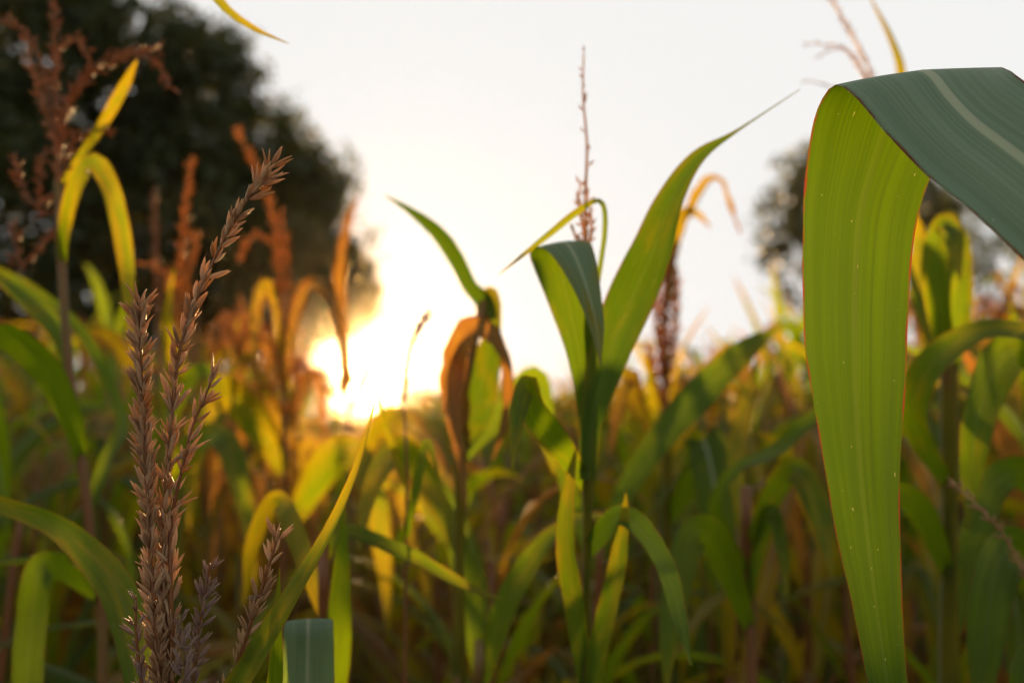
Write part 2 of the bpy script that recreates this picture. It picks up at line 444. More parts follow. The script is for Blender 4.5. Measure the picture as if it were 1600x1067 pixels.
# --- A: the sharp brown tassel in front, every spikelet its own piece
A = Plant((272, 1230, D), 'maize plant with the sharp brown tassel of upright spikes in front')
A.stalk([(272, 1230, D)], .011, .004)
spk_mesh = []
for i, (V, F, UV) in enumerate(SPK):
    m_ = MB(); m_.add(V, F, UV); spk_mesh.append((m_.mesh('spikelet', M_SPIKE), m_.mesh('spikelet_grey', M_SPIKE_GREY)))
hero = [  # path, spikelet length, step, per node, gap chance, grey?
    ([(272, 1235, D), (268, 1150, D), (262, 1060, D - .004), (258, 960, D - .004), (256, 880, D), (258, 790, D), (266, 690, D), (272, 610, D + .002), (285, 530, D + .004),
      (312, 455, D + .006), (345, 385, D + .006), (378, 325, D + .004), (405, 288, D + .002), (424, 258, D)], .0138, .0042, 3, 1.1, 0),
    ([(268, 1235, D), (254, 1120, D - .008), (244, 1000, D - .010), (236, 880, D - .008), (230, 760, D - .004), (224, 650, D), (220, 560, D), (219, 478, D)], .0132, .0040, 4, 0.0, 0),
    ([(268, 1150, D - .003), (268, 1000, D - .006), (266, 880, D - .004), (268, 810, D), (284, 735, D), (300, 670, D), (318, 625, D), (333, 588, D)], .0138, .0050, 2, 0.6, 0),
    ([(272, 1220, D + .01), (288, 1130, D + .02), (303, 1050, D + .02), (312, 980, D + .02), (322, 920, D + .02), (328, 880, D + .02)], .0105, .0046, 3, .2, 1),
    ([(268, 1225, D - .01), (236, 1130, D - .015), (220, 1060, D - .015), (213, 990, D - .015), (212, 930, D - .015)], .0100, .0052, 2, .4, 1),
    ([(272, 1220, D), (282, 1130, D - .015), (286, 1060, D - .015), (284, 1000, D - .015), (282, 960, D - .015)], .0105, .0046, 3, .2, 1),
    ([(280, 1230, D + .02), (320, 1150, D + .03), (360, 1062, D + .03), (390, 980, D + .03), (412, 910, D + .03), (438, 826, D + .03)], .0125, .0050, 2, .3, 0),
]
cand = []
for bi, (px, ln, st, per, gap, grey) in enumerate(hero):
    q, L = catmull(np.array([W(p) for p in px]), 70)
    mb = MB(); tube(mb, q, np.linspace(.0019, .0006, 70), 6)
    br = link('tassel_branch', mb.mesh('tassel_branch', M_STALK, origin=A.o), A.e)
    for (p, f, l_) in spikelet_places(q, ln, st, per, R, spread=(.26, .82), gaps=gap, start=.06):
        cp = Vector(p) - CAM
        py = 533.5 - cp.dot(UP) / cp.dot(FWD) * FPX
        cand.append((py > 1075, grey * .3 + R.random() * .5 - l_ * 40, br, p, f, l_, grey))
cand.sort(key=lambda c_: (c_[0], c_[1]))
rest = {}
for i, (_, _, br, p, f, l_, grey) in enumerate(cand):
    if i < 300:
        o = bpy.data.objects.new('spikelet', R.choice(spk_mesh)[grey]); col.objects.link(o); o.parent = br
        M4 = Matrix.Identity(4)
        for r_ in range(3):
            for c_ in range(3): M4[r_][c_] = f[r_][c_] * l_
            M4[r_][3] = p[r_] - A.o[r_]
        o.matrix_local = M4
    else:
        rest.setdefault(grey, []).append((p, f, l_))
for grey, pl in rest.items():
    mb = MB(); add_spikelets(mb, pl)
    link('spikelets', mb.mesh('spikelets', (M_SPIKE, M_SPIKE_GREY)[grey], origin=A.o), A.e, kind='stuff')
mb = MB()
for bi in (3, 3, 3, 3, 5, 5, 4, 6, 6, 1, 2):
    q, L = catmull(np.array([W(p) for p in hero[bi][0]]), 60); p = q[R.randint(34, 58)] + np.array([R.uniform(-.004, .004), -.004, 0])
    d = np.array([R.uniform(-1, 1), R.uniform(-.5, .5), R.uniform(-.3, .8)]); d /= np.linalg.norm(d)
    tube(mb, [p, p + d * .003, p + d * .006 + np.array([0, 0, -.001])], [.0003, .0005, .0003], 4)
link('anthers', mb.mesh('anthers', M_SPIKE_GREY, origin=A.o), A.e, kind='stuff')
A.leaf([(262, 1330, .74, 30), (240, 1120, .76, 62, 10), (190, 935, .80, 62, 18), (110, 838, .84, 46, 26), (30, 798, .88, 34, 34), (-60, 775, .92, 22, 34), (-160, 790, .95, 3, 30)], .12, label='green arching leaf with an orange margin')
A.leaf([(300, 1330, D + .02, 30), (345, 1130, D + .02, 44, 30), (395, 1035, D + .02, 46, 38), (455, 935, D + .02, 40, 46), (515, 830, D + .03, 28, 52), (556, 735, D + .03, 17, 48), (588, 622, D + .03, 1, 40)], .16, curl=.22, ripple=.012)
A.leaf([(330, 1330, .70, 18), (405, 1180, .69, 24), (428, 1080, .68, 26, 10), (433, 980, .67, 17, 20), (437, 888, .67, 1, 20)], .05)

# --- B: the large leaf folded over at the right; its stalk stands outside the frame
B = Plant((2150, 900, .42), 'maize plant with one broad green leaf folded over in front')
B.stalk([(2150, 900, .42), (2125, 700, .42), (2105, 400, .42), (2085, 0, .43), (2075, -400, .44)], .0095, .0022)
B.sheath([(2145, 1150, .42), (2130, 860, .42), (2118, 690, .42)], .0105, .0095).sheath([(2118, 700, .42), (2106, 420, .42), (2098, 220, .424)], .0075, .006)
B.tassel([([(2077, -330, .44), (2070, -600, .44), (2064, -850, .44)], .0045, 3)] + [([(2076, -380 - 40 * i, .44), (2076 + sx, -560 - 40 * i, .44 + dz), (2076 + 1.7 * sx, -600 - 30 * i, .44 + 2 * dz)], .006, 3) for i, (sx, dz) in enumerate([(-120, .02), (120, -.02), (-80, -.05), (90, .05)])], detail=True)
k = D / .70
rows = [(2122, 800, .462, 2128, 700, .462), (2070, 690, .468, 2092, 590, .47), (1960, 600, .485, 2020, 450, .50), (1790, 520, .52, 1890, 300, .55), (1680, 470, .55, 1760, 215, .575), (1600, 405, .58, 1685, 165, .60), (1520, 332, .605, 1628, 138, .63), (1448, 272, .63, 1592, 115, .65),
        (1385, 205, .65, 1578, 104, .67), (1338, 142, .668, 1571, 101, .687), (1306, 124, .69, 1560, 106, .70), (1283, 152, .703, 1545, 125, .713), (1267, 200, .71, 1515, 165, .722), (1258, 270, .712, 1480, 220, .725),
        (1252, 350, .71, 1438, 312, .722), (1252, 440, .705, 1421, 440, .715), (1257, 540, .70, 1415, 560, .71), (1268, 620, .70, 1409, 650, .708), (1285, 720, .70, 1405, 750, .705),
        (1305, 830, .70, 1407, 850, .702), (1330, 940, .70, 1410, 960, .70), (1355, 1067, .70, 1418, 1067, .70), (1388, 1220, .70, 1428, 1220, .70), (1420, 1370, .70, 1421, 1370, .70)]
B.leaf([(a, b, c_ * k, d_, e_, f_ * k) for a, b, c_, d_, e_, f_ in rows], .02, n=120, nu=16, curl=.02, ripple=.014, rfreq=6.3, vfold=.02, bloom=1.0, dense=1.0, label='broad leaf folded over, backlit where it hangs')
B.leaf([(2102, 330, .42, 70), (2190, 100, .43, 150, 20), (2330, -60, .45, 150, 20), (2520, 60, .47, 110, 20), (2640, 330, .48, 4, 20)], .05)

# --- C: purple-stemmed tassel plant at the left
C = Plant((165, 1120, 1.2), 'purple stemmed maize plant with spreading tassel and folded yellow leaf')
C.stalk([(160, 1060, 1.2), (148, 900, 1.2), (128, 720, 1.2), (106, 560, 1.2), (96, 400, 1.2), (90, 280, 1.2)], .010, .0045)
c12 = lambda pts, d=1.2: [(x, y, d) for x, y in pts]
C.tassel([(c12([(90, 290), (86, 180), (84, 80), (86, -20), (88, -90)]), .008, 3),
          (c12([(88, 210), (70, 120), (45, 60), (0, 28), (-40, 20)], 1.18),), (c12([(90, 240), (105, 160), (140, 108), (190, 82), (235, 92), (266, 135)], 1.18),),
          (c12([(90, 260), (100, 190), (130, 130), (170, 100), (215, 80), (250, 78)], 1.25),), (c12([(92, 285), (115, 222), (150, 205), (182, 203)], 1.17),),
          (c12([(90, 300), (60, 320), (40, 300), (22, 240)], 1.2),), (c12([(88, 230), (60, 140), (45, 90), (42, 70)], 1.26),),
          (c12([(90, 330), (62, 330), (62, 280), (66, 240)], 1.24),), (c12([(92, 350), (50, 400), (30, 410), (22, 345)], 1.2),), (c12([(92, 225), (88, 100), (112, 60), (135, 80)], 1.25),)], mat=M_SPIKE_DARK, length=.0125, step=.0095)
C.leaf([(97, 420, 1.2, 12), (100, 360, 1.18, 24, 20), (118, 290, 1.16, 34, 30), (142, 256, 1.15, 46, 40), (168, 285, 1.14, 40, 35), (188, 355, 1.14, 36, 25), (200, 450, 1.14, 26, 20), (206, 560, 1.14, 3, 10)], .28, label='folded yellow leaf')
C.leaf([(98, 285, 1.2, 8), (125, 245, 1.18, 15, 30), (160, 195, 1.16, 22, 30), (192, 140, 1.15, 24, 30), (214, 95, 1.14, 6, 30)], .32)
C.leaf([(128, 720, 1.2, 20), (110, 650, 1.16, 44, 20), (70, 575, 1.12, 60, 25), (15, 528, 1.08, 56, 30), (-60, 520, 1.0, 30, 30)], .05)
C.leaf([(110, 600, 1.2, 14), (95, 525, 1.22, 34, 20), (50, 472, 1.25, 40, 20), (0, 430, 1.28, 32, 20), (-70, 400, 1.3, 5)], .22)
C.leaf([(140, 800, 1.2, 16), (165, 720, 1.25, 34, 40), (190, 650, 1.3, 34, 50), (130, 520, 1.35, 26, 40), (40, 440, 1.4, 10, 20), (0, 430, 1.4, 2)], .0)
C.leaf([(150, 930, 1.2, 20), (70, 880, 1.1, 48, 10), (48, 980, 1.08, 54, 10), (40, 1130, 1.05, 44, 10), (38, 1300, 1.0, 5)], .0)

# --- D / E / F: gold tassels and dry orange leaves towards the sun
Dp = Plant((262, 900, 1.75), 'maize plant with a tall slim golden tassel before the dark tree')
Dp.stalk([(262, 900, 1.75), (264, 700, 1.75), (270, 540, 1.75)], .010, .004)
Dp.tassel([([(268, 560, 1.75), (280, 440, 1.75), (288, 350, 1.75), (298, 245, 1.75)], .011, 3), ([(272, 520, 1.75), (292, 440, 1.72), (308, 372, 1.72)], .0125), ([(270, 500, 1.75), (262, 432, 1.78), (245, 420, 1.78), (228, 412, 1.78)], .0125)], M_SPIKE_GOLD, length=.0165)
Dp.leaf([(263, 640, 1.75, 18), (272, 580, 1.7, 34, 20), (262, 500, 1.66, 22, 30), (272, 420, 1.64, 3, 30)], .3)
Dp.leaf([(263, 780, 1.75, 18), (300, 700, 1.7, 50, 20), (350, 690, 1.62, 50, 20), (385, 800, 1.55, 34, 20), (400, 920, 1.5, 3, 20)], .25)
Dp2 = Plant((250, 900, 2.2), 'maize plant with a single thin dark tassel spike before the tree')
Dp2.stalk([(250, 900, 2.2), (248, 640, 2.2), (246, 500, 2.2)], .010, .004)
Dp2.tassel([([(246, 520, 2.2), (244, 400, 2.2), (241, 298, 2.2)], .010, 3)], M_SPIKE_DARK, length=.016)
Dp2.leaf([(249, 640, 2.2, 14), (200, 560, 2.15, 36, 20), (150, 520, 2.1, 30, 20), (120, 600, 2.05, 4, 20)], .6)
Dp2.leaf([(249, 700, 2.2, 14), (290, 600, 2.15, 36, 20), (330, 590, 2.1, 30, 20), (350, 700, 2.05, 4, 20)], .2)
E = Plant((442, 900, 1.95), 'maize plant with a drooping golden tassel and curled orange leaves by the sun')
E.stalk([(442, 900, 1.95), (445, 760, 1.95), (442, 600, 1.95)], .010, .004)
E.tassel([([(442, 620, 1.95), (441, 500, 1.95), (436, 400, 1.95), (422, 320, 1.95), (398, 255, 1.95), (370, 205, 1.95)], .011, 3), ([(440, 460, 1.95), (428, 390, 1.92), (398, 366, 1.92), (372, 405, 1.92)], .0125),
          ([(440, 580, 1.95), (415, 515, 1.9), (375, 492, 1.9), (338, 502, 1.9)], .0125), ([(440, 600, 1.95), (425, 545, 1.88), (390, 522, 1.88), (348, 528, 1.88)], .0125), ([(442, 560, 1.95), (452, 480, 1.95), (446, 380, 1.95), (440, 340, 1.95)], .0125),
          ([(442, 640, 1.95), (410, 600, 1.9), (385, 620, 1.9), (370, 670, 1.9)], .0125), ([(443, 650, 1.95), (470, 590, 1.9), (495, 580, 1.9), (520, 615, 1.9)], .0125)], M_SPIKE_GOLD, length=.0165)
E.leaf([(443, 620, 1.95, 14), (455, 520, 1.9, 26, 30), (478, 455, 1.88, 32, 50), (505, 442, 1.86, 28, 60), (528, 485, 1.84, 26, 40), (538, 555, 1.83, 20, 20), (545, 612, 1.82, 3)], .8, rag=.3, ripple=.07)
E.leaf([(444, 700, 1.95, 14), (415, 610, 1.92, 26, 20), (392, 560, 1.9, 30, 40), (372, 575, 1.88, 26, 40), (362, 640, 1.86, 3)], .6, rag=.2, ripple=.07)
E.leaf([(443, 580, 1.95, 12), (432, 490, 1.92, 20, 40), (416, 442, 1.9, 26, 30), (402, 470, 1.88, 24, 20), (397, 540, 1.86, 18), (404, 600, 1.85, 3)], .7, rag=.25, ripple=.07)
E.leaf([(444, 740, 1.95, 18), (400, 660, 1.9, 60, 10), (350, 610, 1.85, 60, 20), (320, 640, 1.8, 52, 20), (300, 740, 1.76, 30), (295, 830, 1.75, 3)], .42, ripple=.04)
E.leaf([(444, 840, 1.95, 18), (500, 740, 1.9, 60, 10), (540, 700, 1.85, 56, 20), (580, 760, 1.8, 50, 20), (600, 880, 1.76, 30), (605, 980, 1.75, 3)], .3)
E.leaf([(443, 590, 2.0, 12), (456, 500, 2.05, 22, 30), (482, 447, 2.1, 32, 40), (512, 462, 2.12, 28, 50), (530, 508, 2.14, 20, 30), (536, 545, 2.15, 3)], .74, rag=.25, ripple=.07)
F_ = Plant((545, 900, 2.5), 'withered maize plant with dry orange leaf tips beside the white sun')
F_.stalk([(545, 900, 2.5), (545, 700, 2.5), (540, 560, 2.5)], .010, .005)
F_.leaf([(541, 620, 2.5, 16), (535, 520, 2.45, 26, 10), (533, 420, 2.4, 26, 30), (546, 345, 2.4, 20, 20), (560, 303, 2.4, 3)], .85, ripple=.07)
F_.leaf([(551, 600, 2.5, 12), (532, 500, 2.45, 26, 30), (508, 452, 2.4, 26, 40), (480, 440, 2.35, 22, 20), (456, 480, 2.3, 3)], .78, ripple=.07)
F_.leaf([(550, 640, 2.5, 12), (572, 585, 2.45, 16, 20), (590, 548, 2.4, 14, 30), (604, 528, 2.36, 3)], .5)
F_.leaf([(549, 740, 2.5, 14), (590, 670, 2.4, 40, 10), (620, 650, 2.36, 40, 10), (650, 700, 2.3, 36), (660, 780, 2.3, 3)], .5)

# --- further tasselled plants, gold against the light
def tassel_plant(x, y_top, y_base, d, label, mat, n=6, spread=46, dry=.4, seed=0):
    rg = random.Random(seed); q = Plant((x, 930, d), label)
    q.stalk([(x, 930, d), (x + rg.uniform(-4, 4), 780, d), (x, y_base, d)], .010, .004)
    br = [([(x, y_base + 20, d), (x + 3, (y_base + y_top) / 2, d), (x + rg.uniform(-8, 8), y_top, d)], .011, 3)]
    for i in range(n):
        sx = rg.choice([-1, 1]) * rg.uniform(.45, 1) * spread; h = (y_base - y_top) * rg.uniform(.35, .8); dz = rg.uniform(-.06, .06)
        br.append(([(x, y_base - rg.uniform(-14, 22), d), (x + sx * .35, y_base - h * .8, d + dz * .5), (x + sx * .75, y_base - h, d + dz), (x + sx, y_base - h * rg.uniform(.45, .95), d + dz)], .012, 3))
    q.tassel(br, mat, length=.0165)
    for i in range(6):
        sx = (-1) ** i * rg.uniform(.35, .85) * spread; y0 = y_base + 40 + i * 52; up = rg.uniform(50, 100); dz = rg.uniform(-.3, .1); w_ = rg.uniform(24, 40)
        q.leaf([(x, y0, d, 12), (x + sx * .4, y0 - up * .7, d + dz * .3, w_, 20), (x + sx, y0 - up, d + dz * .6, w_, 40), (x + sx * 1.5, y0 - up * .4, d + dz * .8, w_ * .8, 30), (x + sx * 1.75, y0 + up * .6, d + dz, 3)], max(0, dry + rg.uniform(-.25, .25)))
    return q


tassel_plant(372, 470, 570, 2.3, 'maize plant with a bushy golden tassel left of the glowing orange leaves', M_SPIKE_GOLD, 7, 44, .75, 1)
tassel_plant(462, 520, 620, 3.1, 'maize plant with a short glowing tassel just left of the sun', M_SPIKE_GOLD, 6, 30, .75, 2)
tassel_plant(325, 505, 600, 2.9, 'maize plant with a low golden tassel under the dark tree', M_SPIKE_GOLD, 6, 40, .7, 3)
tassel_plant(1565, 425, 520, 2.4, 'maize plant with a russet tassel right of the bright upright blades', M_SPIKE_GOLD, 7, 44, .5, 4)
tassel_plant(1440, 440, 540, 2.8, 'maize plant with an orange tassel between folded leaf and bright blades', M_SPIKE_GOLD, 6, 38, .5, 5)
tassel_plant(1110, 545, 640, 2.4, 'maize plant with a low gold tassel under the long diagonal leaf', M_SPIKE_GOLD, 6, 38, .4, 6)

# --- G: slim dark spike right of the sun
G = Plant((634, 900, 1.35), 'slim maize plant ending in one small curved spike right of the sun', ds=.8)
G.stalk([(634, 900, 1.35), (636, 760, 1.35), (632, 640, 1.35)], .0032, .0013)
G.tassel([([(631, 640, 1.35), (634, 590, 1.35), (641, 545, 1.35), (654, 512, 1.35), (671, 491, 1.35)], .0036, 4, .0085)], length=.0085)
G.leaf([(635, 760, 1.35, 8), (612, 690, 1.33, 16, 30), (596, 640, 1.32, 12, 40), (590, 600, 1.3, 1)], .35)
G.leaf([(635, 840, 1.35, 10), (655, 740, 1.33, 22, 40), (668, 690, 1.32, 16, 40), (690, 760, 1.3, 1)], .2)

# --- H: plant with the withered brown fold
H = Plant((716, 1000, 1.6), 'maize plant with a withered brown fold under one upright green leaf tip', ds=.76)
H.stalk([(716, 1000, 1.6), (718, 800, 1.6), (722, 640, 1.6), (740, 540, 1.6), (755, 470, 1.6)], .0065, .0045)
H.sheath([(716, 1120, 1.6), (718, 860, 1.6), (720, 740, 1.6), (724, 650, 1.6)], .0068, .0055)
H.leaf([(762, 500, 1.6, 34, 0), (756, 470, 1.6, 30, 10), (735, 448, 1.59, 24, 10), (716, 410, 1.58, 26, 15), (690, 370, 1.57, 26, 20), (650, 335, 1.56, 16, 30), (600, 304, 1.55, 1, 30)], .1, dense=1.0)
H.leaf([(724, 700, 1.6, 26), (712, 620, 1.57, 56, 10), (714, 545, 1.55, 58, 20), (742, 512, 1.54, 50, 30), (774, 530, 1.53, 36, 30), (802, 584, 1.52, 3, 20)], .86, ripple=.05, rag=.15)
H.leaf([(722, 700, 1.6, 24), (742, 640, 1.6, 56, 0), (758, 575, 1.6, 50, 10), (770, 520, 1.6, 30, 20), (768, 460, 1.6, 26, 20), (752, 456, 1.59, 3)], .14, ripple=.05, dense=.8)
H.leaf([(755, 490, 1.6, 12), (784, 555, 1.58, 26, 10), (790, 640, 1.57, 24, 20), (770, 720, 1.56, 2)], .82)
H.leaf([(745, 520, 1.6, 14), (716, 560, 1.56, 32, 20), (708, 640, 1.54, 34, 10), (722, 740, 1.53, 22, 20), (728, 800, 1.52, 2)], .78, rag=.2, ripple=.06)
H.leaf([(722, 720, 1.6, 18), (790, 640, 1.7, 40, 10), (835, 590, 1.75, 44, 10), (850, 660, 1.72, 40, 20), (866, 740, 1.7, 3)], .0)
H.leaf([(718, 860, 1.6, 20), (660, 740, 1.65, 50, 10), (620, 700, 1.6, 46, 20), (580, 760, 1.5, 36, 20), (560, 860, 1.45, 3)], .2)

# --- I: the central plant
I = Plant((916, 1000, 1.5), 'central maize plant with tall thin tassel spike and two broad upright leaves', ds=.62)
I.stalk([(916, 1000, 1.5), (918, 800, 1.5), (920, 620, 1.5), (918, 450, 1.5)], .0040, .0024)
I.sheath([(915, 1180, 1.5), (916, 1000, 1.5), (918, 800, 1.5), (919, 640, 1.5)], .0044, .0040).sheath([(919, 680, 1.5), (918, 560, 1.5), (918, 480, 1.5)], .0048, .0036)
I.tassel([([(918, 450, 1.5), (914, 330, 1.5), (917, 230, 1.5), (911, 150, 1.5), (912, 84, 1.5)], .009, 1), ([(917, 390, 1.5), (908, 340, 1.48), (904, 310, 1.48), (908, 282, 1.48)], .006), ([(917, 400, 1.5), (924, 350, 1.5), (918, 300, 1.5)], .006),
          ([(917, 395, 1.5), (898, 365, 1.48), (892, 350, 1.48)], .007)], length=.0075, per=2)
I.leaf([(905, 740, 1.49, 930, 740, 1.49), (903, 650, 1.49, 930, 650, 1.49), (886, 560, 1.48, 928, 560, 1.49), (862, 490, 1.47, 920, 480, 1.48), (838, 430, 1.46, 914, 415, 1.47), (827, 393, 1.45, 908, 378, 1.45), (848, 386, 1.41, 922, 377, 1.41), (872, 410, 1.38, 932, 408, 1.38),
        (900, 460, 1.37, 940, 462, 1.37), (922, 515, 1.37, 944, 515, 1.37), (938, 572, 1.37, 939, 572, 1.37)], .12, n=70, curl=.06, ripple=.015, flip=True, bloom=.8, dense=.8)
I.leaf([(918, 750, 1.485, 26), (924, 660, 1.48, 36), (950, 560, 1.47, 62, 10), (985, 470, 1.46, 76, 10), (1020, 390, 1.44, 66, 15), (1048, 312, 1.42, 46, 20), (1090, 247, 1.40, 26, 25), (1150, 206, 1.38, 6, 30), (1250, 140, 1.34, 1.2, 30)], .13, n=70, curl=.14, ripple=.02, dense=1.0)
I.leaf([(919, 520, 1.5, 8), (936, 430, 1.48, 11, 30), (946, 350, 1.46, 12, 40), (938, 314, 1.44, 14, 50), (905, 328, 1.43, 16, 40), (850, 372, 1.42, 13, 30), (778, 430, 1.40, 1, 20)], .15)
I.leaf([(918, 760, 1.5, 26), (870, 690, 1.45, 50, 10), (835, 640, 1.4, 50, 20), (825, 600, 1.38, 40, 30), (810, 640, 1.33, 34, 20), (800, 740, 1.3, 3)], .04)
I.leaf([(916, 1080, 1.5, 20), (900, 960, 1.48, 34, 20), (884, 850, 1.46, 34, 30), (890, 760, 1.45, 22, 30), (900, 700, 1.44, 2)], .15, dense=.6)
I.leaf([(916, 1120, 1.5, 20), (938, 1000, 1.47, 34, 20), (962, 900, 1.45, 34, 30), (975, 820, 1.44, 20, 30), (978, 770, 1.43, 2)], .22, dense=.5)
I.leaf([(918, 860, 1.5, 26), (972, 806, 1.45, 40, 30), (1030, 866, 1.4, 40, 40), (1058, 950, 1.36, 30, 30), (1080, 1040, 1.34, 3)], .0, dense=1.0)

# --- J: orange tassel behind the centre
J = Plant((1040, 950, 1.85), 'maize plant with a dense orange tassel behind the central broad leaf')
J.stalk([(1040, 950, 1.85), (1042, 780, 1.85), (1040, 600, 1.85)], .010, .005)
J.sheath([(1040, 1000, 1.85), (1042, 760, 1.85), (1041, 640, 1.85)], .010, .008)
J.tassel([([(1040, 620, 1.85), (1038, 520, 1.85), (1042, 440, 1.85), (1048, 380, 1.85)], .0035, 5), ([(1040, 600, 1.85), (1028, 530, 1.83), (1026, 460, 1.83)], .0045), ([(1040, 600, 1.85), (1054, 520, 1.83), (1056, 450, 1.83), (1052, 400, 1.83)], .0045),
          ([(1040, 640, 1.85), (1024, 590, 1.82), (1014, 540, 1.82)], .006)], M_SPIKE_GOLD, length=.0165)
J.leaf([(1046, 470, 1.85, 8), (1056, 390, 1.84, 16, 20), (1076, 330, 1.83, 24, 20), (1102, 286, 1.82, 20, 30), (1126, 282, 1.81, 12, 40), (1140, 320, 1.80, 14, 30), (1158, 368, 1.8, 2)], .60, ripple=.07)
J.leaf([(1046, 460, 1.85, 6), (1052, 370, 1.84, 10, 10), (1066, 332, 1.83, 16, 10), (1090, 335, 1.82, 14, 20), (1112, 357, 1.81, 1)], .35)
J.leaf([(1041, 720, 1.85, 16), (1080, 640, 1.8, 44, 10), (1120, 580, 1.76, 50, 10), (1150, 560, 1.74, 46, 20), (1175, 620, 1.7, 3)], .5)
J.leaf([(1041, 700, 1.85, 16), (1000, 640, 1.8, 40, 10), (985, 590, 1.76, 40, 20), (965, 640, 1.7, 30), (955, 720, 1.68, 3)], .6)
J.leaf([(1041, 820, 1.85, 20), (1090, 730, 1.8, 54, 10), (1100, 690, 1.72, 72, 0), (1116, 760, 1.68, 70, 0), (1122, 860, 1.66, 60, 0), (1124, 980, 1.66, 5)], .0)

# --- K: long leaves reaching right from behind
K = Plant((1175, 1050, 1.3), 'maize plant with dark arching leaves left of the hanging leaf tip')
K.stalk([(1175, 1050, 1.3), (1168, 900, 1.3), (1165, 760, 1.3)], .011, .006)
K.leaf([(1168, 940, 1.3, 18), (1190, 840, 1.28, 30, 20), (1205, 800, 1.25, 32, 30), (1222, 860, 1.22, 24, 20), (1230, 930, 1.2, 3)], .1)
K.leaf([(1168, 900, 1.3, 20), (1120, 800, 1.26, 34, 40), (1150, 735, 1.22, 38, 55), (1210, 705, 1.18, 40, 55), (1262, 660, 1.14, 36, 40), (1330, 600, 1.1, 3, 30)], .0)
K.leaf([(1167, 860, 1.3, 16), (1150, 720, 1.34, 34, 20), (1164, 640, 1.38, 34, 25), (1185, 560, 1.42, 3, 20)], .30)
K.leaf([(1168, 860, 1.3, 20), (1215, 760, 1.26, 44, 10), (1245, 735, 1.22, 50, 20), (1280, 800, 1.18, 46, 20), (1300, 900, 1.15, 3)], .14)
K.leaf([(1172, 980, 1.3, 24), (1120, 850, 1.22, 60, 10), (1080, 840, 1.18, 60, 10), (1050, 960, 1.12, 46), (1040, 1090, 1.1, 3)], .02)

K2 = Plant((932, 1050, 1.42), 'maize plant with a long diagonal leaf reaching up towards the right tree')
K2.stalk([(932, 1050, 1.42), (935, 930, 1.42), (938, 830, 1.42)], .009, .005)
K2.leaf([(937, 870, 1.42, 18), (975, 770, 1.42, 32, 10), (1030, 688, 1.42, 46, 15), (1090, 620, 1.42, 54, 20), (1155, 555, 1.42, 44, 25), (1222, 507, 1.43, 3, 30)], .12, dense=.7)
K2.leaf([(936, 900, 1.42, 18), (900, 800, 1.44, 34, 10), (880, 720, 1.45, 30, 20), (872, 660, 1.46, 3)], .1)

# --- L: long leaves crossing low in the middle
L_ = Plant((505, 1120, 1.0), 'low maize plant whose long straight leaf crosses below the centre')
L_.stalk([(505, 1120, 1.0), (506, 960, 1.0), (505, 850, 1.0)], .010, .005)
L_.leaf([(505, 880, 1.0, 12), (530, 832, 1.0, 28, 40), (590, 848, 1.0, 36, 50), (660, 880, 1.0, 34, 50), (730, 918, 1.0, 22, 50), (785, 936, 1.0, 2, 40)], .14, curl=.2)
L_.leaf([(506, 1160, 1.0, 20), (525, 1040, .98, 44, 10), (534, 900, .96, 30, 20), (538, 790, .95, 2, 20)], .06)
L_.leaf([(440, 1260, .80, 520, 1260, .80), (438, 1120, .79, 522, 1120, .79), (440, 1030, .785, 522, 1030, .785), (442, 988, .782, 521, 986, .782), (444, 971, .786, 520, 968, .786), (446, 970, .793, 518, 967, .793), (449, 985, .80, 515, 984, .80), (456, 1080, .81, 508, 1080, .81), (480, 1250, .815, 483, 1250, .815)], .0, curl=.04, ripple=.008, n=60, bloom=1.0)
L_.leaf([(505, 960, 1.0, 18), (460, 830, 1.05, 34, 10), (430, 780, 1.1, 34, 20), (395, 850, 1.15, 28, 10), (380, 950, 1.2, 3)], .3)
L2 = Plant((745, 1180, 1.2), 'maize plant with a bent grey green leaf arching below the central plant')
L2.stalk([(745, 1180, 1.2), (748, 1080, 1.2), (750, 1000, 1.2)], .010, .006)
L2.leaf([(748, 1080, 1.2, 26), (785, 960, 1.19, 50, 25), (830, 875, 1.18, 52, 40), (885, 818, 1.17, 40, 60), (935, 808, 1.16, 26, 65), (985, 822, 1.15, 22, 50), (1040, 900, 1.13, 3, 30)], .06)
L2.leaf([(749, 1060, 1.2, 22), (735, 950, 1.22, 50, 10), (715, 850, 1.25, 42, 20), (690, 760, 1.28, 3, 20)], .0)

# --- M: plants right of the folded leaf
Mp = Plant((1482, 1100, 1.3), 'maize plant with bright upright blades right of the folded leaf')
Mp.stalk([(1482, 1100, 1.3), (1484, 860, 1.3), (1484, 640, 1.3), (1480, 500, 1.3)], .011, .006)
Mp.sheath([(1483, 1120, 1.3), (1484, 740, 1.3), (1482, 570, 1.3)], .011, .009)
Mp.leaf([(1480, 560, 1.3, 26), (1466, 480, 1.28, 44, 10), (1462, 400, 1.27, 50, 20), (1474, 352, 1.26, 44, 40), (1490, 372, 1.22, 36, 20), (1500, 440, 1.2, 3)], .16)
Mp.leaf([(1481, 600, 1.3, 26), (1494, 500, 1.3, 50, 10), (1500, 400, 1.31, 46, 20), (1488, 345, 1.32, 34, 30), (1475, 330, 1.33, 3)], .22)
Mp.leaf([(1481, 580, 1.3, 20), (1440, 470, 1.36, 36, 10), (1437, 380, 1.4, 30, 20), (1430, 330, 1.4, 3)], .25)
Mp.leaf([(1484, 760, 1.3, 24), (1440, 690, 1.25, 40, 10), (1424, 640, 1.2, 60, 20), (1450, 575, 1.16, 66, 30), (1505, 532, 1.12, 60, 40), (1570, 515, 1.08, 52, 50), (1640, 540, 1.04, 40, 40), (1700, 640, 1.0, 3)], .08, n=60)
Mp.leaf([(1483, 700, 1.3, 14), (1491, 650, 1.3, 15, 20), (1494, 590, 1.3, 13, 20), (1493, 560, 1.3, 2)], .40)
